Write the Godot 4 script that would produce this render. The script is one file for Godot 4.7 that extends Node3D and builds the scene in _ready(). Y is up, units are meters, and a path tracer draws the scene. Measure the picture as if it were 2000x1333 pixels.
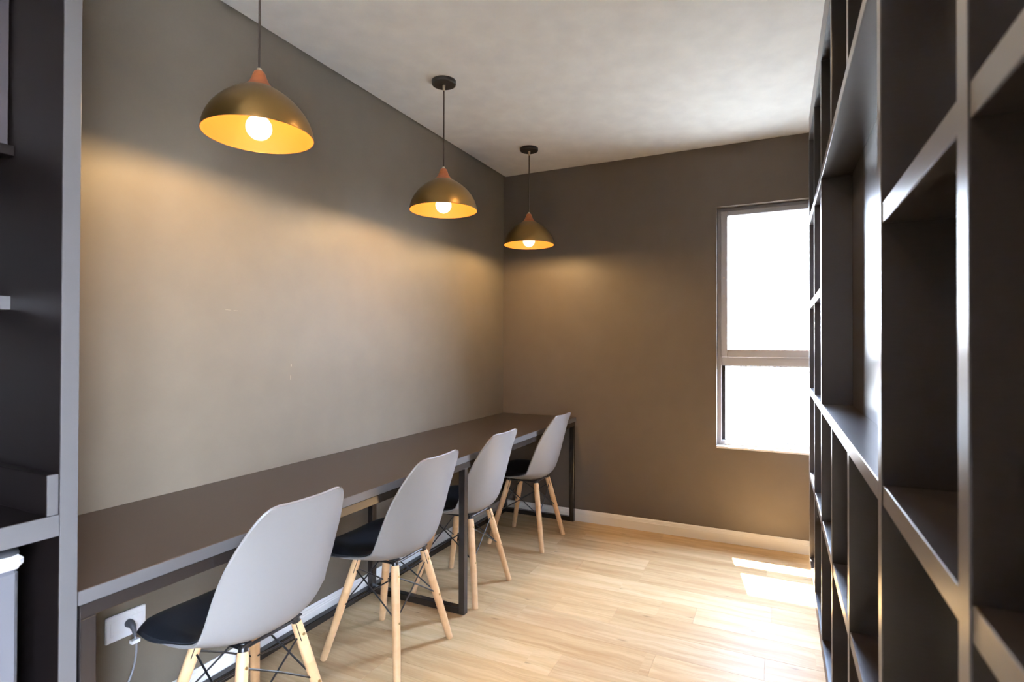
extends Node3D
# A narrow study: a long dark desk on the left wall with four shell chairs and three pendants,
# a dark grid bookshelf on the right, a tall cabinet with a small fridge, one window at the far end.
# Room metres: X to the right of the camera, Y up, D = distance into the room (Godot z = -D).

const WALL_L := -1.923      # face of the left wall
const WALL_B := 3.822       # face of the far wall
const WALL_R := 0.280       # face of the right wall
const WALL_N := -2.800      # face of the wall behind the camera
const CEIL := 2.579
const DESK_X := -1.3256     # front of the desk

var M := {}
var taken := {}
var shapes := {}

# ---------------------------------------------------------------- helpers
func at(x: float, y: float, d: float) -> Vector3:
	return Vector3(x, y, -d)

func numbered(called: String) -> String:
	if not taken.has(called):
		taken[called] = 0
		return called
	taken[called] += 1
	return "%s_%03d" % [called, taken[called]]

func thing(called: String, label: String, category: String, where := Vector3.ZERO, group := "") -> Node3D:
	var o := Node3D.new()
	o.name = numbered(called)
	add_child(o)
	o.position = where
	o.set_meta("label", label)
	o.set_meta("category", category)
	if group != "":
		o.set_meta("group", group)
	return o

func structure(called: String) -> Node3D:
	var o := Node3D.new()
	o.name = numbered(called)
	add_child(o)
	o.set_meta("kind", "structure")
	return o

func part(called: String, mesh: Mesh, mat: Material, parent: Node, where := Vector3.ZERO) -> MeshInstance3D:
	var o := MeshInstance3D.new()
	o.name = called
	o.mesh = mesh
	o.material_override = mat
	o.cast_shadow = GeometryInstance3D.SHADOW_CASTING_SETTING_ON
	parent.add_child(o, true)
	o.position = where
	return o

func poly(st: SurfaceTool, pts: Array, out: Vector3) -> void:
	var a: Vector3 = pts[0]
	var n: Vector3 = (pts[1] - a).cross(pts[2] - a)
	var order := pts.duplicate()
	if n.dot(out) > 0.0:
		order.reverse()
	n = n.normalized() * (1.0 if n.dot(out) > 0.0 else -1.0)
	var k := n.abs()
	for i in range(1, order.size() - 1):
		for p: Vector3 in [order[0], order[i], order[i + 1]]:
			st.set_normal(n)
			if k.y >= k.x and k.y >= k.z:
				st.set_uv(Vector2(p.x, p.z))
			elif k.x >= k.z:
				st.set_uv(Vector2(p.z, p.y))
			else:
				st.set_uv(Vector2(p.x, p.y))
			st.add_vertex(p)

func add_box(st: SurfaceTool, mid: Vector3, size: Vector3, c := 0.0) -> void:
	var h := size * 0.5
	c = min(c, min(h.x, min(h.y, h.z)) * 0.8)
	var axes := [Vector3.RIGHT, Vector3.UP, Vector3.BACK]
	var he := [h.x, h.y, h.z]
	for i in 3:                                      # faces
		var j := (i + 1) % 3
		var k := (i + 2) % 3
		for s in [-1.0, 1.0]:
			var pts := []
			for q in [[-1.0, -1.0], [1.0, -1.0], [1.0, 1.0], [-1.0, 1.0]]:
				pts.append(mid + axes[i] * s * he[i] + axes[j] * q[0] * (he[j] - c) + axes[k] * q[1] * (he[k] - c))
			poly(st, pts, axes[i] * s)
	if c <= 0.0:
		return
	for i in 3:                                      # edges along axis i
		var j := (i + 1) % 3
		var k := (i + 2) % 3
		for sj in [-1.0, 1.0]:
			for sk in [-1.0, 1.0]:
				var a: Vector3 = mid + axes[j] * sj * he[j] + axes[k] * sk * (he[k] - c)
				var b: Vector3 = mid + axes[j] * sj * (he[j] - c) + axes[k] * sk * he[k]
				var e: Vector3 = axes[i] * (he[i] - c)
				poly(st, [a - e, a + e, b + e, b - e], axes[j] * sj + axes[k] * sk)
	for sx in [-1.0, 1.0]:
		for sy in [-1.0, 1.0]:
			for sz in [-1.0, 1.0]:
				poly(st, [mid + Vector3(sx * h.x, sy * (h.y - c), sz * (h.z - c)), mid + Vector3(sx * (h.x - c), sy * h.y, sz * (h.z - c)), mid + Vector3(sx * (h.x - c), sy * (h.y - c), sz * h.z)], Vector3(sx, sy, sz))

func start() -> SurfaceTool:
	var st := SurfaceTool.new()
	st.begin(Mesh.PRIMITIVE_TRIANGLES)
	return st

func box_mesh(size: Vector3, c := 0.0015) -> ArrayMesh:
	var key := "%s %s" % [size, c]
	if not shapes.has(key):
		var st := start()
		add_box(st, Vector3.ZERO, size, c)
		shapes[key] = st.commit()
	return shapes[key]

# a box between two corners given in room metres (x, y, d), placed under parent
func block(called: String, parent: Node3D, mat: Material, x0: float, x1: float, y0: float, y1: float, d0: float, d1: float, c := 0.0015) -> MeshInstance3D:
	var o := part(called, box_mesh(Vector3(x1 - x0, y1 - y0, d1 - d0), c), mat, parent)
	var w := at((x0 + x1) * 0.5, (y0 + y1) * 0.5, (d0 + d1) * 0.5)
	var up: Vector3 = Vector3.ZERO
	var n: Node = parent
	while n is Node3D and n != self:
		up += (n as Node3D).position
		n = n.get_parent()
	o.position = w - up
	return o

func add_block(st: SurfaceTool, x0: float, x1: float, y0: float, y1: float, d0: float, d1: float, c := 0.0) -> void:
	add_box(st, at((x0 + x1) * 0.5, (y0 + y1) * 0.5, (d0 + d1) * 0.5), Vector3(x1 - x0, y1 - y0, d1 - d0), c)

func quad(st: SurfaceTool, p: Array, n: Array, uv: Array) -> void:
	var turn: Vector3 = (p[1] - p[0]).cross(p[2] - p[0]) + (p[2] - p[0]).cross(p[3] - p[0])
	var order := [0, 1, 2, 0, 2, 3]
	if turn.dot(n[0] + n[1] + n[2] + n[3]) > 0.0:
		order = [0, 2, 1, 0, 3, 2]
	for i in order:
		st.set_normal(n[i])
		st.set_uv(uv[i])
		st.add_vertex(p[i])

# profile: Vector2(radius, y) points, outer side when followed as given; smooth
func lathe(prof: Array, segs := 40, flip := false) -> ArrayMesh:
	var st := start()
	add_lathe(st, prof, segs, flip)
	return st.commit()

func add_lathe(st: SurfaceTool, prof: Array, segs := 40, flip := false, off := Vector3.ZERO) -> void:
	var nn := []
	for i in prof.size():
		var a: Vector2 = prof[max(i - 1, 0)]
		var b: Vector2 = prof[min(i + 1, prof.size() - 1)]
		var t := (b - a).normalized()
		nn.append(Vector2(-t.y, t.x) * (1.0 if flip else -1.0))
	for i in prof.size() - 1:
		for k in segs:
			var p := []
			var n := []
			var uv := []
			for q in [[0, 0], [1, 0], [1, 1], [0, 1]]:
				var ang: float = TAU * (k + q[1]) / segs
				var pr: Vector2 = prof[i + q[0]]
				var no: Vector2 = nn[i + q[0]]
				p.append(off + Vector3(cos(ang) * pr.x, pr.y, sin(ang) * pr.x))
				n.append(Vector3(cos(ang) * no.x, no.y, sin(ang) * no.x))
				uv.append(Vector2(float(k + q[1]) / segs, pr.y * 4.0))
			quad(st, p, n, uv)

func tube(path: Array, rad, segs := 10) -> ArrayMesh:
	var st := start()
	add_tube(st, path, rad, segs)
	return st.commit()

func add_tube(st: SurfaceTool, path: Array, rad, segs := 10) -> void:
	var rings := []
	var norms := []
	var side := Vector3.ZERO
	for i in path.size():
		var t: Vector3 = (path[min(i + 1, path.size() - 1)] - path[max(i - 1, 0)]).normalized()
		if side == Vector3.ZERO:
			side = t.cross(Vector3.UP if abs(t.y) < 0.9 else Vector3.RIGHT).normalized()
		side = (side - t * side.dot(t)).normalized()
		var b := t.cross(side)
		var ring := []
		var nr := []
		var r: float = rad[i] if rad is Array else rad
		for k in segs:
			var ang := TAU * k / segs
			var d := side * cos(ang) + b * sin(ang)
			nr.append(d)
			ring.append(path[i] + d * r)
		rings.append(ring)
		norms.append(nr)
	var run := 0.0
	for i in path.size() - 1:
		var step: float = (path[i + 1] - path[i]).length()
		for k in segs:
			var l := (k + 1) % segs
			quad(st, [rings[i][k], rings[i][l], rings[i + 1][l], rings[i + 1][k]], [norms[i][k], norms[i][l], norms[i + 1][l], norms[i + 1][k]],
				[Vector2(float(k) / segs * 0.12, run), Vector2(float(k + 1) / segs * 0.12, run), Vector2(float(k + 1) / segs * 0.12, run + step), Vector2(float(k) / segs * 0.12, run + step)])
		run += step
	var e := path.size() - 1
	poly(st, rings[0], path[0] - path[1])
	poly(st, rings[e], path[e] - path[e - 1])

# ---------------------------------------------------------------- textures and materials
func seam_noise(w: int, h: int, freq: float, oct: int, sd: int, stretch := Vector2.ONE) -> Image:
	var n := FastNoiseLite.new()
	n.seed = sd
	n.noise_type = FastNoiseLite.TYPE_SIMPLEX_SMOOTH
	n.frequency = freq
	n.fractal_octaves = oct
	var img := n.get_seamless_image(int(w * stretch.x), int(h * stretch.y), false, false, 0.15, true)
	img.convert(Image.FORMAT_RGB8)
	if stretch != Vector2.ONE:
		img.resize(w, h, Image.INTERPOLATE_CUBIC)
	return img

# grey noise mapped between two colours
func two_tone(img: Image, a: Color, b: Color, power := 1.0) -> ImageTexture:
	var w := img.get_width()
	var h := img.get_height()
	var out := Image.create(w, h, false, Image.FORMAT_RGB8)
	for y in h:
		for x in w:
			out.set_pixel(x, y, a.lerp(b, pow(img.get_pixel(x, y).r, power)))
	out.generate_mipmaps()
	return ImageTexture.create_from_image(out)

func grey(v: float) -> Color:
	return Color(v, v, v)

func wood_image(w: int, h: int, sd: int, dark: Color, light: Color, knots: int, warm: Color) -> ImageTexture:
	var n := FastNoiseLite.new()
	n.seed = sd
	n.noise_type = FastNoiseLite.TYPE_SIMPLEX_SMOOTH
	n.fractal_octaves = 3
	n.frequency = 0.01
	var rng := RandomNumberGenerator.new()
	rng.seed = sd
	var kn := []
	for i in knots:
		kn.append(Vector3(rng.randf() * w, rng.randf_range(0.15, 0.85) * h, rng.randf_range(5.0, 11.0)))
	var out := Image.create(w, h, false, Image.FORMAT_RGB8)
	for y in h:
		for x in w:
			var fx := float(x)
			var fy := float(y)
			var bend := n.get_noise_2d(fx * 0.5, fy * 0.9) * 14.0
			var k := 0.0
			for q: Vector3 in kn:
				var dx := (fx - q.x) / 3.2
				var dy := fy - q.y
				var dd := sqrt(dx * dx + dy * dy)
				bend += sign(dy) * 7.0 * exp(-dd * dd / (q.z * q.z * 6.0))
				k = max(k, exp(-pow(dd / (q.z * 0.42), 2.0)))
			var g := n.get_noise_2d(fx * 0.35, (fy + bend) * 9.0) * 0.5 + 0.5
			var g2 := n.get_noise_2d(fx * 0.16 + 900.0, (fy + bend) * 2.4) * 0.5 + 0.5
			var fine := n.get_noise_2d(fx * 1.5 + 300.0, fy * 42.0) * 0.5 + 0.5
			var t: float = clamp(0.28 * g + 0.52 * g2 + 0.2 * fine, 0.0, 1.0)
			t = smoothstep(0.05, 0.8, t)
			var c := dark.lerp(light, t)
			var pat := n.get_noise_2d(fx * 0.22 + 4000.0, fy * 1.1) * 0.5 + 0.5
			c = c.lerp(warm, 0.35 * smoothstep(0.5, 0.75, pat))
			c = c.lerp(dark.darkened(0.4), 0.45 * k)
			out.set_pixel(x, y, c)
	out.generate_mipmaps()
	return ImageTexture.create_from_image(out)

func mat(col: Color, rough: float, metal := 0.0, spec := 0.5) -> StandardMaterial3D:
	var m := StandardMaterial3D.new()
	m.albedo_color = col
	m.roughness = rough
	m.metallic = metal
	m.metallic_specular = spec
	return m

func tri(m: StandardMaterial3D, tex: Texture2D, scale: Vector3, world := true) -> StandardMaterial3D:
	m.albedo_texture = tex
	m.uv1_triplanar = true
	m.uv1_world_triplanar = world
	m.uv1_scale = scale
	return m

func c8(r: int, g: int, b: int) -> Color:
	return Color8(r, g, b)

func make_materials() -> void:
	var mottle := two_tone(seam_noise(512, 512, 0.012, 5, 7), grey(0.965), grey(1.0))
	M.wall = tri(mat(c8(116, 108, 95), 0.5, 0.0, 0.4), mottle, Vector3(0.8, 0.8, 0.8))
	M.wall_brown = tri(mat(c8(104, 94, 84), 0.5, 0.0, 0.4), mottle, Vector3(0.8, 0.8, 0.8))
	var plaster := two_tone(seam_noise(1024, 512, 0.014, 6, 21), c8(236, 236, 235), c8(248, 248, 246), 1.0)
	M.ceiling = tri(mat(c8(250, 252, 252), 0.75), plaster, Vector3(0.42, 0.6, 0.75))
	var lam := two_tone(seam_noise(512, 512, 0.05, 3, 5), grey(0.88), grey(1.0))
	M.laminate = tri(mat(c8(48, 42, 42), 0.28, 0.0, 1.0), lam, Vector3(1.2, 9.0, 1.2))
	M.desk = tri(mat(c8(58, 49, 43), 0.33, 0.0, 0.5), lam, Vector3(9.0, 1.2, 0.7))
	M.cabinet = tri(mat(c8(19, 14, 14), 0.4, 0.0, 0.35), lam, Vector3(1.2, 9.0, 1.2))
	M.edge = mat(c8(86, 85, 86), 0.32, 0.0, 0.5)
	M.steel = mat(c8(36, 32, 31), 0.24, 0.0, 0.6)
	M.trim = mat(c8(236, 234, 230), 0.4)
	M.white = mat(c8(240, 240, 240), 0.35)
	M.screed = mat(c8(120, 116, 110), 0.9)
	M.planks = []
	var tones := [[c8(184, 152, 110), c8(214, 184, 140), c8(188, 150, 106)], [c8(176, 144, 102), c8(206, 176, 134), c8(180, 142, 98)], [c8(190, 160, 118), c8(219, 191, 149), c8(198, 162, 116)], [c8(181, 150, 110), c8(210, 182, 142), c8(184, 148, 108)]]
	for i in 4:
		var m := mat(Color.WHITE, 0.42, 0.0, 0.17)
		m.albedo_texture = wood_image(1024, 140, 31 + i * 13, tones[i][0], tones[i][1], 2, tones[i][2])
		m.texture_repeat = true
		M.planks.append(m)
	M.shell = mat(c8(138, 137, 137), 0.40)
	M.pad = mat(c8(36, 38, 43), 0.42, 0.0, 0.5)
	var beech := wood_image(256, 128, 77, c8(205, 160, 112), c8(232, 196, 150), 1, c8(214, 168, 120))
	M.beech = mat(Color.WHITE, 0.45)
	M.beech.albedo_texture = beech
	M.beech.uv1_scale = Vector3(2.0, 1.2, 1.0)
	M.wire = mat(c8(22, 22, 24), 0.35, 0.0, 0.6)
	M.slot = mat(c8(30, 22, 18), 0.7)
	M.brass_screw = mat(c8(190, 165, 120), 0.35, 1.0)
	M.shade = mat(c8(140, 112, 66), 0.36, 0.9)
	M.lining = mat(c8(100, 54, 14), 0.6, 0.0, 0.25)
	M.cap_wood = mat(Color.WHITE, 0.5)
	M.cap_wood.albedo_texture = wood_image(256, 128, 91, c8(150, 82, 44), c8(190, 112, 66), 0, c8(176, 98, 54))
	M.rose = mat(c8(34, 30, 28), 0.4, 0.0, 0.5)
	M.cord = mat(c8(64, 54, 44), 0.5)
	M.ferrule = mat(c8(225, 210, 180), 0.3, 0.6)
	M.bulb = mat(c8(255, 250, 240), 0.3)
	M.bulb.emission_enabled = true
	M.bulb.emission = Color(1.0, 0.93, 0.82)
	M.bulb.emission_energy_multiplier = 3.0
	M.diffuser = mat(c8(255, 250, 240), 0.3)
	M.diffuser.emission_enabled = true
	M.diffuser.emission = Color(1.0, 0.86, 0.68)
	M.diffuser.emission_energy_multiplier = 2.0
	M.frame = mat(c8(172, 173, 180), 0.4, 0.0, 0.5)
	M.gasket = mat(c8(22, 21, 21), 0.7)
	M.glass = mat(Color(0.9, 0.95, 0.97, 0.06), 0.02, 0.0, 0.5)
	M.glass.transparency = BaseMaterial3D.TRANSPARENCY_ALPHA
	M.sill = mat(c8(235, 235, 235), 0.4)
	M.fridge_door = mat(c8(100, 101, 106), 0.4, 0.2)
	M.fridge_top = mat(c8(205, 205, 208), 0.35)
	M.rubber = mat(c8(40, 40, 42), 0.6)
	M.plug = mat(c8(84, 86, 92), 0.45)
	M.grey_cord = mat(c8(150, 152, 156), 0.5)
	M.cupboard = mat(c8(62, 58, 61), 0.4)
	M.scuff = mat(c8(150, 138, 118), 0.7)
	M.house = mat(c8(232, 228, 222), 0.8)
	M.roof_tile = mat(c8(150, 132, 120), 0.8)
	M.roof_gap = mat(c8(28, 25, 24), 0.9)
	M.house_glass = mat(c8(46, 52, 58), 0.1)
	M.added_balcony = mat(c8(222, 219, 213), 0.8)
	M.ground = mat(c8(92, 92, 86), 0.9)

# ---------------------------------------------------------------- chair
const SEAT := [[-0.208, 0.409, 0.120], [-0.205, 0.423, 0.160], [-0.195, 0.431, 0.188], [-0.168, 0.435, 0.210], [-0.115, 0.430, 0.224], [-0.055, 0.421, 0.230], [0.010, 0.415, 0.230], [0.075, 0.416, 0.227], [0.125, 0.430, 0.223], [0.160, 0.462, 0.219], [0.182, 0.510, 0.216], [0.200, 0.570, 0.214], [0.216, 0.635, 0.208], [0.231, 0.700, 0.196], [0.244, 0.760, 0.176], [0.251, 0.792, 0.162], [0.256, 0.814, 0.147], [0.2595, 0.828, 0.128], [0.261, 0.834, 0.102]]
const CURL := [0.004, 0.006, 0.010, 0.016, 0.026, 0.036, 0.046, 0.056, 0.066, 0.074, 0.076, 0.072, 0.064, 0.050, 0.034, 0.024, 0.017, 0.012, 0.008]

func seat_at(f: float) -> Array:                     # [z, y, half width, curl] by catmull-rom
	var n := SEAT.size()
	var i: int = clamp(int(floor(f)), 0, n - 2)
	var t := f - i
	var out := []
	for k in 4:
		var v := []
		for o in [-1, 0, 1, 2]:
			var q: int = clamp(i + o, 0, n - 1)
			v.append(CURL[q] if k == 3 else SEAT[q][k])
		out.append(cubic_interpolate(v[1], v[2], v[0], v[3], t))
	return out

func seat_point(f: float, w: float, narrow := 1.0) -> Array:   # [position, normal towards the sitter]
	var a := seat_at(f)
	var lo := seat_at(max(f - 0.05, 0.0))
	var hi := seat_at(min(f + 0.05, SEAT.size() - 1.0))
	var t := Vector2(hi[0] - lo[0], hi[1] - lo[1]).normalized()
	var n := Vector3(0, t.x, -t.y)
	var q: float = a[3] * pow(abs(w), 2.3)
	return [Vector3(w * a[2] * narrow, a[1], a[0]) + n * q, n]

func sheet(rows: int, cols: int, f0: float, f1: float, thick: Callable, narrow: Callable) -> ArrayMesh:
	# a closed sheet over the seat surface: thick(r, w) gives [lower, upper] offsets along the normal
	var top := []
	var bot := []
	for i in rows + 1:
		var r := float(i) / rows
		var f := lerpf(f0, f1, r)
		var a := []
		var b := []
		for j in cols + 1:
			var w := -1.0 + 2.0 * j / cols
			var pn := seat_point(f, w, narrow.call(r))
			var e: Array = thick.call(r, w)
			var push: Vector3 = e[2] if e.size() > 2 else Vector3.ZERO
			a.append(pn[0] + pn[1] * e[1] + push)
			b.append(pn[0] + pn[1] * e[0] + push)
		top.append(a)
		bot.append(b)
	var st := start()
	for side in 2:
		var g: Array = top if side == 0 else bot
		var nn := []
		for i in rows + 1:
			var line := []
			for j in cols + 1:
				var du: Vector3 = g[min(i + 1, rows)][j] - g[max(i - 1, 0)][j]
				var dv: Vector3 = g[i][min(j + 1, cols)] - g[i][max(j - 1, 0)]
				var n := du.cross(dv).normalized()
				line.append(n if side == 0 else -n)
			nn.append(line)
		for i in rows:
			for j in cols:
				var id := [[i, j], [i, j + 1], [i + 1, j + 1], [i + 1, j]]
				if side == 0:
					id.reverse()
				var p := []
				var m := []
				var uv := []
				for q in id:
					p.append(g[q[0]][q[1]])
					m.append(nn[q[0]][q[1]])
					uv.append(Vector2(q[0], q[1]) * 0.03)
				quad(st, p, m, uv)
	var rim := []
	for j in cols:
		rim.append([0, j])
	for i in rows:
		rim.append([i, cols])
	for j in cols:
		rim.append([rows, cols - j])
	for i in rows:
		rim.append([rows - i, 0])
	var mid := Vector3(0, 0.5, 0.05)
	for k in rim.size():
		var a: Array = rim[k]
		var b: Array = rim[(k + 1) % rim.size()]
		var ta: Vector3 = top[a[0]][a[1]]
		var tb: Vector3 = top[b[0]][b[1]]
		var ba: Vector3 = bot[a[0]][a[1]]
		var bb: Vector3 = bot[b[0]][b[1]]
		var ea := (tb - ta).normalized()
		var nrm := ea.cross((ta - ba).normalized())
		if nrm.length() < 0.5:
			continue
		nrm = nrm.normalized()
		if nrm.dot((ta + tb) * 0.5 - mid) < 0.0 and abs(nrm.x) > 0.5:
			nrm = -nrm
		var ma := (ta + ba) * 0.5 + nrm * (ta - ba).length() * 0.35
		var mb := (tb + bb) * 0.5 + nrm * (tb - bb).length() * 0.35
		poly(st, [ta, tb, mb, ma], nrm)
		poly(st, [ma, mb, bb, ba], nrm)
	return st.commit()

func make_chair() -> Node3D:
	var t := Node3D.new()
	var last := SEAT.size() - 1.0
	var shell_thick := func(r: float, w: float) -> Array:
		var lip: float = 0.0025 if (r < 0.02 or r > 0.98 or abs(w) > 0.97) else 0.0
		return [-0.0065 - lip, 0.0]
	part("shell", sheet(46, 26, 0.0, last, shell_thick, func(_r): return 1.0), M.shell, t)
	var pad_thick := func(r: float, w: float) -> Array:
		var a: float = (1.0 - pow(abs(w), 5.0)) * (1.0 - pow(abs(2.0 * r - 1.0), 7.0))
		var lead: float = 1.0 - smoothstep(0.0, 0.16, r)
		var wrap: float = max(lead, smoothstep(0.8, 1.0, abs(w)) * (1.0 - smoothstep(0.45, 0.75, r)))
		return [0.0012 - 0.012 * wrap, 0.006 + 0.026 * pow(max(a, 0.0), 0.45), Vector3(w * 0.013 * wrap, -0.003 * lead, -0.004 * lead)]
	var pad_narrow := func(r: float) -> float:
		var e: float = abs(2.0 * r - 1.0)
		return 0.985 - (0.34 * pow(e, 9.0) if r > 0.5 else 0.0)
	part("seat_pad", sheet(26, 22, 0.15, 8.6, pad_thick, pad_narrow), M.pad, t)
	var tops := {}
	var feet := {}
	var bracket := start()
	for s in [-1.0, 1.0]:
		for b in [-1.0, 1.0]:
			var top := Vector3(s * 0.096, 0.398, 0.105 if b > 0 else -0.085)
			var foot := Vector3(s * 0.184, 0.0, b * 0.184)
			var k := Vector2(s, b)
			tops[k] = top
			feet[k] = foot
			var path := []
			var rad := []
			for q in [[0.0, 0.0125], [0.004, 0.0138], [0.2, 0.0150], [0.6, 0.0168], [0.85, 0.0172], [0.97, 0.0165], [1.0, 0.0150]]:
				path.append(foot.lerp(top, q[0]))
				rad.append(q[1])
			var leg := part("leg", tube(path, rad, 16), M.beech, t)
			var up := (top - foot).normalized()
			var out := Vector3(s, 0, b).normalized()
			out = (out - up * out.dot(up)).normalized()
			var across := up.cross(out)
			for h in [0.90, 0.50]:
				var c := foot.lerp(top, h)
				var dir: Vector3 = Vector3(0, 0, b)
				dir = (dir - up * dir.dot(up)).normalized()
				part("screw", tube([c + dir * 0.012, c + dir * 0.0185], 0.0048, 10), M.brass_screw, leg)
			var sl := start()
			for sd in [-1.0, 1.0]:
				var c0: Vector3 = foot.lerp(top, 0.86) + across * sd * 0.0166
				var c1: Vector3 = foot.lerp(top, 1.0) + across * sd * 0.0152
				add_tube(sl, [c0, c1], 0.0016, 6)
			part("slot", sl.commit(), M.slot, leg)
			# black holder between the leg and the shell
			var hp: Vector3 = top + up * 0.022
			add_tube(bracket, [top - up * 0.004, hp], [0.0135, 0.0125], 12)
			add_box(bracket, hp + Vector3(0, -0.001, 0), Vector3(0.034, 0.006, 0.034), 0.001)
	for e in [[Vector2(-1, -1), Vector2(1, -1)], [Vector2(-1, 1), Vector2(1, 1)], [Vector2(-1, -1), Vector2(-1, 1)], [Vector2(1, -1), Vector2(1, 1)]]:
		add_tube(bracket, [tops[e[0]] + Vector3(0, 0.008, 0), tops[e[1]] + Vector3(0, 0.008, 0)], 0.0055, 8)
		for o in [[0, 1], [1, 0]]:
			var a: Vector3 = feet[e[o[0]]].lerp(tops[e[o[0]]], 0.90)
			var b: Vector3 = feet[e[o[1]]].lerp(tops[e[o[1]]], 0.52)
			var d := (b - a).normalized()
			var mid := (a + b) * 0.5 + Vector3(0, 0.004 if o[0] == 0 else -0.004, 0)
			part("brace_rod", tube([a - d * 0.010, mid, b + d * 0.012], 0.0030, 8), M.wire, t)
	part("seat_bracket", bracket.commit(), M.wire, t)
	return t

# ---------------------------------------------------------------- pendant
func make_pendant(x: float, d: float, rim: float, label: String) -> void:
	var t := thing("pendant_lamp", label, "lamp", at(x, CEIL, d), "pendant lamps over the desk")
	var y0 := rim - CEIL
	var rose := [Vector2(0.0, -0.021), Vector2(0.050, -0.021), Vector2(0.058, -0.018), Vector2(0.060, -0.012), Vector2(0.060, 0.0)]
	part("ceiling_rose", lathe(rose, 40), M.rose, t)
	part("cord_grip", lathe([Vector2(0.0, -0.048), Vector2(0.004, -0.048), Vector2(0.006, -0.044), Vector2(0.008, -0.020)], 16), M.ferrule, t)
	part("cord", tube([Vector3(0, -0.046, 0), Vector3(0, y0 + 0.208, 0)], 0.0036, 10), M.cord, t)
	var cap := [Vector2(0.0500, 0.1485), Vector2(0.0470, 0.1515), Vector2(0.0400, 0.1570), Vector2(0.0330, 0.1645), Vector2(0.0270, 0.1740), Vector2(0.0225, 0.1850), Vector2(0.0190, 0.1960), Vector2(0.0150, 0.2040), Vector2(0.0090, 0.2080), Vector2(0.0, 0.2085)]
	var moved := func(list: Array) -> Array:
		var o := []
		for v: Vector2 in list:
			o.append(v + Vector2(0, y0))
		return o
	var wood := part("wood_cap", lathe(moved.call(cap), 32), M.cap_wood, t)
	part("ferrule", lathe(moved.call([Vector2(0.0075, 0.206), Vector2(0.0070, 0.215), Vector2(0.0036, 0.217)]), 16), M.ferrule, wood)
	var dome := [Vector2(0.1660, 0.000), Vector2(0.1648, 0.012), Vector2(0.1605, 0.031), Vector2(0.1525, 0.051), Vector2(0.1405, 0.072), Vector2(0.1260, 0.091), Vector2(0.1095, 0.108), Vector2(0.0920, 0.1225), Vector2(0.0750, 0.1345), Vector2(0.0610, 0.1430), Vector2(0.0505, 0.1490)]
	var shade := part("shade", lathe(moved.call(dome), 64), M.shade, t)
	var inner := []
	for v: Vector2 in dome:
		inner.append(v + Vector2(-0.0018 if v.y < 0.1 else -0.001, -0.0016 * smoothstep(0.05, 0.12, v.y)))
	inner.append(Vector2(0.0, 0.1475))
	part("lining", lathe(moved.call(inner), 64, true), M.lining, shade)
	var rimline := []
	for k in 7:
		var a := PI * k / 6.0
		rimline.append(Vector2(0.1651 + cos(a) * 0.0013, -sin(a) * 0.0013))
	part("rim", lathe(moved.call(rimline), 64), M.shade, shade)
	part("lamp_holder", lathe(moved.call([Vector2(0.0, 0.058), Vector2(0.019, 0.058), Vector2(0.020, 0.062), Vector2(0.020, 0.146)]), 20), M.rose, t)
	var globe := []
	for k in 15:
		var a := -PI / 2.0 + PI * k / 14.0
		globe.append(Vector2(max(cos(a) * 0.039, 0.0 if k < 14 else 0.013), 0.026 + sin(a) * 0.039))
	part("bulb", lathe(moved.call(globe), 28), M.bulb, t)
	var l := OmniLight3D.new()
	l.name = "bulb_light"
	l.light_color = Color(1.0, 0.83, 0.57)
	l.light_energy = BULB
	l.light_size = 0.034
	l.omni_range = 12.0
	l.omni_attenuation = 2.0
	l.shadow_enabled = true
	t.add_child(l, true)
	l.position = Vector3(0, y0 + 0.026, 0)

const BULB := 0.46
const CEILING_LAMP := 0.95

func _ready() -> void:
	# ---------------- camera
	var cam := Camera3D.new()
	cam.name = "camera"
	add_child(cam)
	cam.position = Vector3(0.0, 1.2712, 0.0)
	cam.rotation = Vector3(deg_to_rad(0.4509), deg_to_rad(25.7973), deg_to_rad(0.1541))
	cam.fov = rad_to_deg(2.0 * atan(666.5 / 1076.42))
	cam.near = 0.02
	cam.far = 200.0
	cam.current = true
	var lens := CameraAttributesPhysical.new()
	lens.frustum_focal_length = 19.38
	lens.frustum_focus_distance = 2.6
	lens.exposure_aperture = 4.5
	cam.attributes = lens

	# ---------------- sky, sun, exposure
	var env := Environment.new()
	env.background_mode = Environment.BG_SKY
	var sky := Sky.new()
	var ps := ProceduralSkyMaterial.new()
	ps.sky_top_color = Color(0.74, 0.84, 1.0)
	ps.sky_horizon_color = Color(0.95, 0.97, 1.0)
	ps.sky_curve = 0.2
	ps.ground_bottom_color = Color(0.45, 0.44, 0.42)
	ps.ground_horizon_color = Color(0.6, 0.6, 0.6)
	ps.sky_energy_multiplier = 6.9
	ps.ground_energy_multiplier = 3.0
	ps.sun_angle_max = 0.0
	sky.sky_material = ps
	env.sky = sky
	env.tonemap_mode = Environment.TONE_MAPPER_LINEAR
	env.tonemap_exposure = 1.2
	env.sdfgi_enabled = true
	env.ssao_enabled = true
	env.ssil_enabled = true
	var we := WorldEnvironment.new()
	we.name = "world_environment"
	we.environment = env
	add_child(we)
	var sun := DirectionalLight3D.new()
	sun.name = "sun"
	sun.light_color = Color(1.0, 0.96, 0.90)
	sun.light_energy = 58.0
	sun.light_angular_distance = 0.55
	sun.shadow_enabled = true
	add_child(sun)
	sun.look_at_from_position(Vector3.ZERO, Vector3(0.192, -2.35, 1.0), Vector3.UP)

	make_materials()
	build_room()
	build_desk()
	build_bookshelf()
	build_cabinet()
	build_chairs()
	build_lamps()
	build_small_things()
	build_outside()

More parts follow.
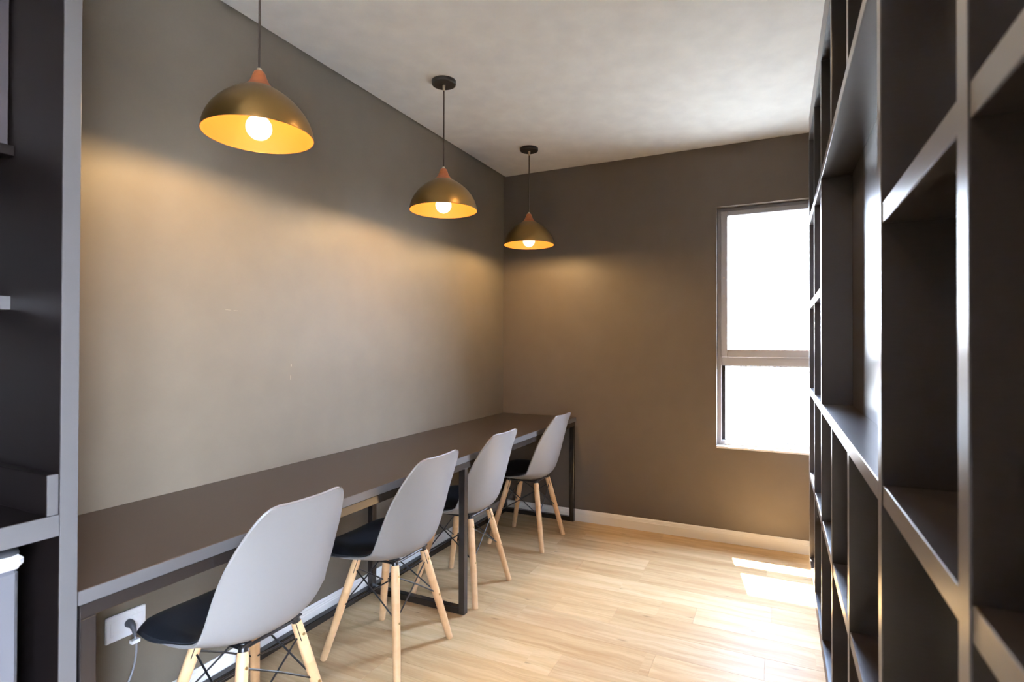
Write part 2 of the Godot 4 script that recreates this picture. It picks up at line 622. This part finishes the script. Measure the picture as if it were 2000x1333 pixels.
# ---------------------------------------------------------------- the room
func build_room() -> void:
	var fl := structure("floor")
	block("screed", fl, M.screed, -2.10, 0.62, -0.20, -0.010, -2.97, 4.0, 0.0)
	# boards run across the room; the joints seen in the photograph are given row by row
	var ends := {0: -0.697, 1: -1.17, 2: -0.06, 3: -0.687, 4: -1.035, 5: -0.03, 6: -0.355, 7: -0.70, 8: -1.27, 9: -0.455, 10: -0.80}
	var rng := RandomNumberGenerator.new()
	rng.seed = 5
	var w := 0.166
	var length := 1.22
	var row := 0
	var top := 3.803
	var rows := [[3.8035, 3.822]]
	while top > WALL_N + 0.001:
		rows.append([max(top - w + 0.0003, WALL_N), top])
		top -= w
	for i in rows.size():
		row = i - 1
		var e: float = ends.get(row, -0.1 - 0.37 * ((row * 7) % 4) - rng.randf() * 0.2)
		var x := e - length * 2.0
		while x < WALL_R:
			var x0: float = max(x, WALL_L)
			var x1: float = min(x + length - 0.0004, WALL_R)
			if x1 - x0 > 0.01:
				var d0: float = rows[i][0]
				var d1: float = rows[i][1]
				var st := start()
				var size := Vector3(x1 - x0, 0.010, d1 - d0)
				add_box(st, Vector3.ZERO, size, 0.0005)
				var mesh: ArrayMesh = st.commit()
				var mdt := MeshDataTool.new()
				mdt.create_from_surface(mesh, 0)
				var off := Vector2(rng.randf(), [0.0, 0.5][rng.randi() % 2])
				var turn := 1.0 if rng.randf() < 0.5 else -1.0
				for v in mdt.get_vertex_count():
					var p := mdt.get_vertex(v)
					mdt.set_vertex_uv(v, Vector2(p.x * turn / 1.5 + off.x, p.z / 0.17 + 0.5))
				mesh.clear_surfaces()
				mdt.commit_to_surface(mesh)
				part("plank", mesh, M.planks[rng.randi() % 4], fl, at((x0 + x1) * 0.5, -0.005, (d0 + d1) * 0.5))
			x += length

	var wl := structure("wall_left")
	block("plaster", wl, M.wall, -2.10, WALL_L, -0.2, 2.75, -2.97, 4.0, 0.0)
	for s in [[1.434, 1.458, 1.4052, 1.4064], [1.470, 1.488, 1.4046, 1.4056], [1.752, 1.757, 1.176, 1.186], [1.750, 1.753, 1.118, 1.137]]:
		block("scuff_mark", wl, M.scuff, WALL_L - 0.001, WALL_L + 0.0004, s[2], s[3], s[0], s[1], 0.0)

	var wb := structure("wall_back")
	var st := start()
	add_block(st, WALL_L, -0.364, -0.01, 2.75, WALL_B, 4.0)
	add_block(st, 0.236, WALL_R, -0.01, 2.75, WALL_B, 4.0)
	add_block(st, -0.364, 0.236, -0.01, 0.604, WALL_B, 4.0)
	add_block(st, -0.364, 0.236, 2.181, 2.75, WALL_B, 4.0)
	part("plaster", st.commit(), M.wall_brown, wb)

	var wr := structure("wall_right")
	st = start()
	add_block(st, WALL_R, 0.62, -0.01, 2.75, -0.15, 4.0)  # wall made thick so the deep opening keeps daylight off the far wall
	add_block(st, WALL_R, 0.62, -0.01, 2.75, -2.97, -1.25)
	add_block(st, WALL_R, 0.62, 2.2, 2.75, -1.25, -0.15)
	part("plaster", st.commit(), M.wall, wr)
	var wn := structure("wall_rear")
	block("plaster", wn, M.wall, WALL_L, WALL_R, -0.01, 2.75, -2.97, WALL_N, 0.0)

	# the ceiling board stops short of the walls: a dark shadow gap
	var ce := structure("ceiling")
	block("plaster_board", ce, M.ceiling, WALL_L + 0.018, WALL_R, CEIL, CEIL + 0.120, WALL_N, WALL_B - 0.005, 0.0)
	block("slab", ce, M.screed, -2.10, 0.62, 2.75, 2.95, -2.97, 4.0, 0.0)

	# skirting boards with a moulded top
	var prof := PackedVector2Array([Vector2(0, 0), Vector2(0.014, 0), Vector2(0.014, 0.056), Vector2(0.0115, 0.060), Vector2(0.0115, 0.064), Vector2(0.009, 0.070), Vector2(0.009, 0.0745), Vector2(0.004, 0.0827), Vector2(0, 0.0827)])
	skirting("baseboard_left", prof, at(WALL_L, 0, 0.70), at(WALL_L, 0, WALL_B), Vector3(1, 0, 0))
	skirting("baseboard_back", prof, at(WALL_L + 0.014, 0, WALL_B), at(WALL_R, 0, WALL_B), Vector3(0, 0, 1))
	skirting("baseboard_rear", prof, at(WALL_L, 0, WALL_N), at(WALL_R, 0, WALL_N), Vector3(0, 0, -1))

	# window: low fixed light and a taller sash over it
	var wi := structure("window_1")
	block("sill", wi, M.sill, -0.364, 0.236, 0.604, 0.619, WALL_B, 4.0, 0.002)
	var f0 := 3.884
	var f1 := 3.936
	st = start()
	add_block(st, -0.364, -0.338, 0.619, 2.181, f0, f1, 0.002)
	add_block(st, 0.210, 0.236, 0.619, 2.181, f0, f1, 0.002)
	add_block(st, -0.338, 0.210, 2.155, 2.181, f0, f1, 0.002)
	add_block(st, -0.338, 0.210, 0.619, 0.650, f0, f1, 0.002)
	add_block(st, -0.338, 0.210, 1.142, 1.200, f0, f1, 0.002)
	var fr := part("window_frame", st.commit(), M.frame, wi)
	st = start()
	for q in [[-0.330, -0.325, 0.650, 1.142], [0.197, 0.202, 0.650, 1.142], [-0.330, 0.202, 0.650, 0.655], [-0.330, 0.202, 1.137, 1.142]]:
		add_block(st, q[0] - 0.008, q[1] + 0.008, q[2], q[3], f0 + 0.018, f0 + 0.030)
	part("gasket", st.commit(), M.gasket, fr)
	st = start()
	add_block(st, -0.342, -0.300, 1.196, 2.160, f0 - 0.014, f1 - 0.012, 0.003)
	add_block(st, 0.172, 0.214, 1.196, 2.160, f0 - 0.014, f1 - 0.012, 0.003)
	add_block(st, -0.300, 0.172, 2.125, 2.160, f0 - 0.014, f1 - 0.012, 0.003)
	add_block(st, -0.300, 0.172, 1.196, 1.248, f0 - 0.014, f1 - 0.012, 0.003)
	var sash := part("sash", st.commit(), M.frame, wi)
	for y in [1.60, 1.72]:
		part("rivet", tube([at(-0.322, y, f0 - 0.013), at(-0.322, y, f0 - 0.017)], 0.004, 10), M.ferrule, sash)
	block("pane", wi, M.glass, -0.302, 0.174, 1.246, 2.127, f0 + 0.010, f0 + 0.014, 0.0)
	block("pane", wi, M.glass, -0.332, 0.204, 0.648, 1.144, f0 + 0.022, f0 + 0.026, 0.0)

	# unseen glazed door added behind the camera to let in fill daylight
	var dr := structure("door_1")
	st = start()
	add_block(st, 0.54, 0.60, -0.01, 2.2, -1.25, -1.19, 0.002)
	add_block(st, 0.54, 0.60, -0.01, 2.2, -0.21, -0.15, 0.002)
	add_block(st, 0.54, 0.60, 2.14, 2.2, -1.19, -0.21, 0.002)
	add_block(st, 0.54, 0.60, -0.01, 0.06, -1.19, -0.21, 0.002)
	add_block(st, 0.54, 0.60, 0.06, 2.14, -0.73, -0.67, 0.002)
	part("added_door_frame", st.commit(), M.frame, dr)
	block("pane", dr, M.glass, 0.568, 0.573, 0.05, 2.15, -1.20, -0.725, 0.0)
	block("pane", dr, M.glass, 0.568, 0.573, 0.05, 2.15, -0.675, -0.20, 0.0)

func skirting(called: String, prof: PackedVector2Array, a: Vector3, b: Vector3, out: Vector3) -> void:
	var o := structure(called)
	var st := start()
	var n := prof.size()
	var ring0 := []
	var ring1 := []
	for v in prof:
		ring0.append(a + out * v.x + Vector3.UP * v.y)
		ring1.append(b + out * v.x + Vector3.UP * v.y)
	for i in n:
		var j := (i + 1) % n
		var e := prof[j] - prof[i]
		poly(st, [ring0[i], ring0[j], ring1[j], ring1[i]], out * e.y + Vector3.UP * -e.x)
	part("moulding", st.commit(), M.trim, o)

# ---------------------------------------------------------------- desk along the left wall
func build_desk() -> void:
	var t := thing("long_desk", "long dark brown desk on black steel frames running along the left wall", "desk", at(-1.62, 0, 2.235))
	var d0 := 0.651
	var d1 := WALL_B - 0.003
	var back := WALL_L + 0.002
	block("desktop", t, M.desk, back, DESK_X - 0.0015, 0.719, 0.750, d0, d1, 0.001)
	block("edge_band", t, M.edge, DESK_X - 0.0015, DESK_X, 0.7195, 0.7494, d0, d1, 0.0005)
	var x1 := DESK_X - 0.003
	var s := 0.032
	block("front_rail", t, M.steel, x1 - s, x1, 0.687, 0.7185, d0 + 0.005, d1 - 0.012, 0.002)
	block("floor_rail", t, M.steel, back + 0.016, back + 0.016 + s, 0.001, 0.001 + s, d0 + 0.037, d1 - 0.046, 0.002)
	for d in [d0 + 0.005, 2.240, d1 - 0.046]:
		block("post", t, M.steel, x1 - s, x1, 0.001, 0.6865, d, d + s, 0.002)
		block("post", t, M.steel, back + 0.016, back + 0.016 + s, 0.001, 0.7185, d, d + s, 0.002)
		block("foot_rail", t, M.steel, back + 0.016 + s, x1 - s, 0.001, 0.001 + s, d, d + s, 0.002)
		block("cross_rail", t, M.steel, back + 0.016 + s, x1 - s, 0.687, 0.7185, d, d + s, 0.002)

# ---------------------------------------------------------------- bookshelf on the right wall
func board(called: String, t: Node3D, x0: float, x1: float, y0: float, y1: float, d0: float, d1: float) -> void:
	var o := block(called, t, M.laminate, x0 + 0.0012, x1, y0, y1, d0, d1, 0.0008)
	block("edge_band", o, M.edge, x0, x0 + 0.0012, y0 + 0.0004, y1 - 0.0004, d0 + 0.0004, d1 - 0.0004, 0.0004)

func build_bookshelf() -> void:
	var t := thing("bookshelf", "tall dark brown grid bookshelf filling the right wall", "bookshelf", at(0.21, 0, 1.85))
	var x0 := 0.1581
	var x1 := 0.2674
	var th := 0.0346
	var pitch := 0.48217
	var first := 0.6418
	var lines := []                                   # near face of every upright
	for i in range(-1, 7):
		lines.append(first + pitch * i)
	var base := 0.044
	var levels := [base, 0.5261, 0.9996, 1.4820, 1.9569, 2.4398]
	var far: float = lines[7] + th
	block("back_panel", t, M.laminate, x1, 0.2785, 0.0, CEIL - 0.002, lines[0], far, 0.0)
	block("plinth", t, M.laminate, x0 + 0.003, x1, 0.0, base, lines[0], far, 0.001)
	board("bottom_board", t, x0, x1, base, base + th, lines[0], far)
	board("top_board", t, x0, x1, levels[5], levels[5] + th, lines[0], far)
	block("fascia", t, M.laminate, x0 + 0.001, x0 + 0.019, levels[5] + th, CEIL - 0.002, lines[0], far, 0.001)
	for i in lines.size():
		var d: float = lines[i]
		if i == 3 or i == 4:                             # the wide niche leaves these two out in the middle
			board("upright", t, x0, x1, base + th, levels[2], d, d + th)
			board("upright", t, x0, x1, levels[4] + th, levels[5], d, d + th)
		else:
			board("upright", t, x0, x1, base + th, levels[5], d, d + th)
	for i in lines.size() - 1:
		var a: float = lines[i] + th
		var b: float = lines[i + 1]
		for k in [1, 2, 3, 4]:
			var wide: bool = i >= 2 and i <= 4
			if wide and (k == 3 or k == 2 or k == 4):
				continue
			board("shelf", t, x0 + (0.002 if k == 1 or i < 2 else 0.0), x1, levels[k], levels[k] + th, a, b)
	for k in [2, 4]:
		board("shelf", t, x0, x1, levels[k], levels[k] + th, lines[2] + th, lines[5])
	for q in [[0.190, 0.72, lines[3]], [0.205, 0.20, lines[3]], [0.190, 0.72, lines[2]]]:
		part("screw_cap", tube([at(q[0], q[1], q[2] + 0.001), at(q[0], q[1], q[2] - 0.0012)], 0.004, 12), M.ferrule, t)

# ---------------------------------------------------------------- tall cabinet and fridge on the left
func build_cabinet() -> void:
	var t := thing("tall_cabinet", "tall black open cabinet with counter and raised cupboard at the left edge", "cabinet", at(-1.62, 0, 0.05))
	var xf := -1.322
	var xb := WALL_L + 0.002
	var sp := block("side_panel", t, M.cabinet, xb, xf - 0.0015, 0.0, CEIL - 0.003, 0.6145, 0.6475, 0.001)
	block("edge_band", sp, M.edge, xf - 0.0015, xf, 0.0, CEIL - 0.003, 0.6150, 0.6470, 0.0005)
	block("side_panel", t, M.cabinet, xb, xf, 0.0, CEIL - 0.003, -0.65, -0.617, 0.002)
	var co := block("counter", t, M.cabinet, xb, xf - 0.0025, 0.879, 0.923, -0.617, 0.6145, 0.001)
	block("edge_band", co, M.edge, xf - 0.0025, xf - 0.001, 0.8795, 0.9225, -0.617, 0.6145, 0.0005)
	var us := block("upstand", t, M.cabinet, xb + 0.010, xf - 0.0055, 0.923, 1.006, 0.594, 0.6145, 0.001)
	block("edge_band", us, M.edge, xf - 0.0055, xf - 0.004, 0.9232, 1.0055, 0.5945, 0.614, 0.0005)
	block("back_panel", t, M.cabinet, xb, xb + 0.010, 0.923, CEIL - 0.004, -0.617, 0.6145, 0.0)
	var sh := block("shelf", t, M.cabinet, xb + 0.010, -1.5315, 1.347, 1.377, -0.617, 0.6145, 0.001)
	block("edge_band", sh, M.edge, -1.5315, -1.530, 1.3475, 1.3765, -0.617, 0.6145, 0.0005)
	var cup := block("cupboard", t, M.cabinet, xb + 0.010, -1.556, 1.690, CEIL - 0.004, -0.617, 0.6145, 0.001)
	var dm: Material = M.cupboard
	for q in [[-0.614, -0.004], [-0.001, 0.611]]:
		block("cupboard_door", t, dm, -1.555, -1.537, 1.712, CEIL - 0.006, q[0], q[1], 0.002)
	block("light_rail", t, M.cabinet, -1.556, -1.518, 1.686, 1.7085, -0.617, 0.6145, 0.001)
	part("screw_cap", tube([at(-1.365, 0.845, 0.6150), at(-1.365, 0.845, 0.6130)], 0.0045, 12), M.ferrule, t)
	cup.set_meta("label", "closed box of the raised cupboard")

	var f := thing("fridge", "small grey fridge with a white top under the black counter", "fridge", at(-1.6, 0, 0.30))
	block("body", f, M.fridge_top, -1.85, -1.395, 0.02, 0.828, 0.040, 0.556, 0.008)
	block("door", f, M.fridge_door, -1.385, -1.338, 0.045, 0.832, 0.040, 0.556, 0.008)
	block("door_seal", f, M.rubber, -1.395, -1.385, 0.050, 0.825, 0.046, 0.550, 0.0)
	block("top_cap", f, M.fridge_top, -1.860, -1.328, 0.832, 0.862, 0.034, 0.562, 0.010)
	part("hinge_cover", lathe([Vector2(0.0, 0.012), Vector2(0.016, 0.011), Vector2(0.024, 0.006), Vector2(0.026, 0.0)], 24, true), M.rubber, f, at(-1.355, 0.8615, 0.535) - f.position)
	block("door_grip", f, M.fridge_top, -1.338, -1.325, 0.50, 0.70, 0.060, 0.078, 0.004)
	for q in [[-1.80, 0.08], [-1.80, 0.52], [-1.42, 0.08], [-1.42, 0.52]]:
		part("foot", tube([at(q[0], 0.0, q[1]) - f.position, at(q[0], 0.022, q[1]) - f.position], 0.016, 12), M.rubber, f)

# ---------------------------------------------------------------- chairs
func build_chairs() -> void:
	var proto := make_chair()
	var spots := [
		[-1.475, 1.180, 90.0, "grey plastic shell chair with black seat pad, beside the tall cabinet, nearest of the four"],
		[-1.470, 1.864, 90.0, "second grey shell chair from the tall cabinet, just before the middle desk frame"],
		[-1.499, 2.507, 90.0, "third grey shell chair from the tall cabinet, behind the middle desk frame"],
		[-1.487, 3.310, 90.0, "farthest grey shell chair, at the desk end by the back wall"]]
	for i in spots.size():
		var o: Node3D = proto if i == 0 else proto.duplicate()
		o.name = numbered("shell_chair")
		add_child(o)
		o.position = at(spots[i][0], 0.0, spots[i][1])
		o.rotation.y = deg_to_rad(spots[i][2])
		o.set_meta("label", spots[i][3])
		o.set_meta("category", "chair")
		o.set_meta("group", "shell chairs along the desk")

# ---------------------------------------------------------------- lamps
func build_lamps() -> void:
	make_pendant(-1.49, 1.225, 1.937, "largest brass dome pendant lamp with wooden cap, nearest of three")
	make_pendant(-1.49, 2.300, 1.937, "middle brass dome pendant lamp with wooden cap")
	make_pendant(-1.488, 3.332, 1.937, "smallest brass dome pendant lamp with wooden cap, near the back wall corner")
	ceiling_lamp(1.93, "round white flush ceiling lamp, the one farther from the tall cabinet")
	ceiling_lamp(0.12, "round white flush ceiling lamp in front of the tall cabinet")

func ceiling_lamp(d: float, label: String) -> void:
	var t := thing("ceiling_lamp", label, "lamp", at(-0.444, CEIL, d), "flush ceiling lamps")
	part("housing", lathe([Vector2(0.094, -0.010), Vector2(0.096, -0.006), Vector2(0.096, 0.0)], 40), M.white, t)
	part("diffuser", lathe([Vector2(0.0, -0.032), Vector2(0.03, -0.031), Vector2(0.06, -0.026), Vector2(0.082, -0.018), Vector2(0.093, -0.009), Vector2(0.093, -0.004)], 40), M.diffuser, t)
	var l := SpotLight3D.new()
	l.spot_angle = 80.0
	l.spot_range = 12.0
	l.spot_attenuation = 2.0
	l.spot_angle_attenuation = 0.6
	l.rotation.x = -PI / 2.0
	l.name = "diffuser_light"
	l.light_color = Color(1.0, 0.82, 0.60)
	l.light_energy = CEILING_LAMP
	l.light_size = 0.08
	l.shadow_enabled = true
	t.add_child(l, true)
	l.position = Vector3(0, -0.036, 0)

# ---------------------------------------------------------------- small things
func build_small_things() -> void:
	var o := thing("wall_outlet", "white double wall outlet plate under the desk beside the cabinet", "outlet", at(WALL_L, 0.358, 1.078))
	block("plate", o, M.white, WALL_L, WALL_L + 0.009, 0.316, 0.400, 1.017, 1.140, 0.003)
	for d in [1.052, 1.106]:
		block("socket", o, M.white, WALL_L + 0.009, WALL_L + 0.0105, 0.336, 0.380, d - 0.022, d + 0.022, 0.001)
	var c := thing("power_cord", "grey power cord with dark plug hanging from the white outlet", "cord", at(WALL_L + 0.0105, 0.358, 1.084))
	var off := c.position
	var body := start()
	add_tube(body, [at(WALL_L + 0.0105, 0.360, 1.084) - off, at(WALL_L + 0.021, 0.360, 1.084) - off, at(WALL_L + 0.031, 0.356, 1.084) - off, at(WALL_L + 0.037, 0.343, 1.086) - off, at(WALL_L + 0.039, 0.322, 1.088) - off], [0.013, 0.0125, 0.0095, 0.007, 0.005], 14)
	part("plug", body.commit(), M.plug, c)
	var path := []
	var curve := Curve3D.new()
	for q in [[0.039, 0.328, 1.088], [0.040, 0.295, 1.092], [0.041, 0.260, 1.090], [0.044, 0.215, 1.078], [0.049, 0.165, 1.050], [0.056, 0.110, 1.012], [0.064, 0.060, 0.985], [0.072, 0.018, 0.965], [0.086, 0.0045, 0.935]]:
		curve.add_point(at(WALL_L + q[0], q[1], q[2]) - off)
	for i in range(1, curve.point_count - 1):
		var v := (curve.get_point_position(i + 1) - curve.get_point_position(i - 1)) / 6.0
		curve.set_point_in(i, -v)
		curve.set_point_out(i, v)
	for p in curve.tessellate(4, 3.0):
		path.append(p)
	part("cord", tube(path, 0.0032, 10), M.grey_cord, c)
	block("tag", c, M.white, WALL_L + 0.032, WALL_L + 0.048, 0.301, 0.313, 1.074, 1.100, 0.001)

# ---------------------------------------------------------------- beyond the window
func build_outside() -> void:
	var g := structure("ground")
	block("paving", g, M.ground, -60, 60, -4.0, -3.7, -60, 80, 0.0)
	var bl := structure("added_balcony")  # unseen pale slab, added to bounce sunlight up onto the ceiling
	block("slab", bl, M.added_balcony, 0.62, 3.6, -0.25, -0.03, -3.2, 2.2, 0.0)
	var h := thing("neighbour_house", "white house with a tiled hip roof seen through the window", "house", at(4.0, -3.7, 29.0))
	var p := h.position
	block("wall", h, M.house, -4.4, 13.0, -3.7, -0.10, 25.0, 33.0, 0.0)
	for x in [-3.20, -1.10, 0.97, 3.04]:
		var w := block("window", h, M.house, x - 0.06, x + 0.92, -2.76, -1.62, 24.94, 25.02, 0.0)
		for i in 2:
			for j in 3:
				part("pane", box_mesh(Vector3(0.40, 0.33, 0.02), 0.0), M.house_glass, w, Vector3(-0.215 + 0.43 * i, -0.37 + 0.37 * j, 0.04))
	block("gutter", h, M.house, -4.9, 13.5, -0.12, 0.02, 24.5, 24.62, 0.01)
	block("eave", h, M.house, -4.9, 13.5, -0.06, 0.0, 24.6, 33.5, 0.0)
	# hip roof of small barrel tiles in courses
	var st := start()
	var hips := 24
	for r in hips:
		var t0 := float(r) / hips
		var t1 := float(r + 1) / hips
		var left := lerpf(-4.95, -1.35, t0)
		var d0 := lerpf(24.55, 29.0, t0)
		var d1 := lerpf(24.55, 29.0, t1) - 0.05
		var y0 := lerpf(0.02, 2.56, t0) + 0.06
		var y1 := lerpf(0.02, 2.56, t1) + 0.02
		var x := left
		while x < 6.0:
			var xm := x + 0.09
			var xe := x + 0.17
			poly(st, [at(x, y0 - 0.05, d0), at(xm, y0, d0), at(xm, y1, d1), at(x, y1 - 0.05, d1)], Vector3(-0.4, 1, 0.5))
			poly(st, [at(xm, y0, d0), at(xe, y0 - 0.05, d0), at(xe, y1 - 0.05, d1), at(xm, y1, d1)], Vector3(0.4, 1, 0.5))
			poly(st, [at(x, y0 - 0.05, d0), at(xm, y0, d0), at(xe, y0 - 0.05, d0)], Vector3(0, 0, 1))
			x += 0.22
	var tiles := part("roof_tile", st.commit(), M.roof_tile, h, -p)
	tiles.set_meta("kind", "stuff")
	st = start()
	poly(st, [at(-4.95, 0.0, 24.55), at(13.5, 0.0, 24.55), at(9.0, 2.54, 29.0), at(-1.35, 2.54, 29.0)], Vector3(0, 1, 1))
	poly(st, [at(-4.95, 0.0, 24.55), at(-4.95, 0.0, 33.5), at(-1.35, 2.54, 29.0)], Vector3(-1, 1, 0))
	poly(st, [at(-4.95, 0.0, 33.5), at(13.5, 0.0, 33.5), at(9.0, 2.54, 29.0), at(-1.35, 2.54, 29.0)], Vector3(0, 1, -1))
	poly(st, [at(13.5, 0.0, 24.55), at(13.5, 0.0, 33.5), at(9.0, 2.54, 29.0)], Vector3(1, 1, 0))
	part("roof", st.commit(), M.roof_gap, h, -p)
	var c := thing("overhead_cable", "thin dark cable crossing in front of the white house", "cable", at(0.0, -1.65, 20.0))
	var path := []
	for i in 25:
		var q := i / 24.0 * 2.0 - 1.0
		path.append(Vector3(q * 12.0, 0.35 * q * q - 0.06 * q, 0.0))
	part("wire", tube(path, 0.012, 6), M.wire, c)
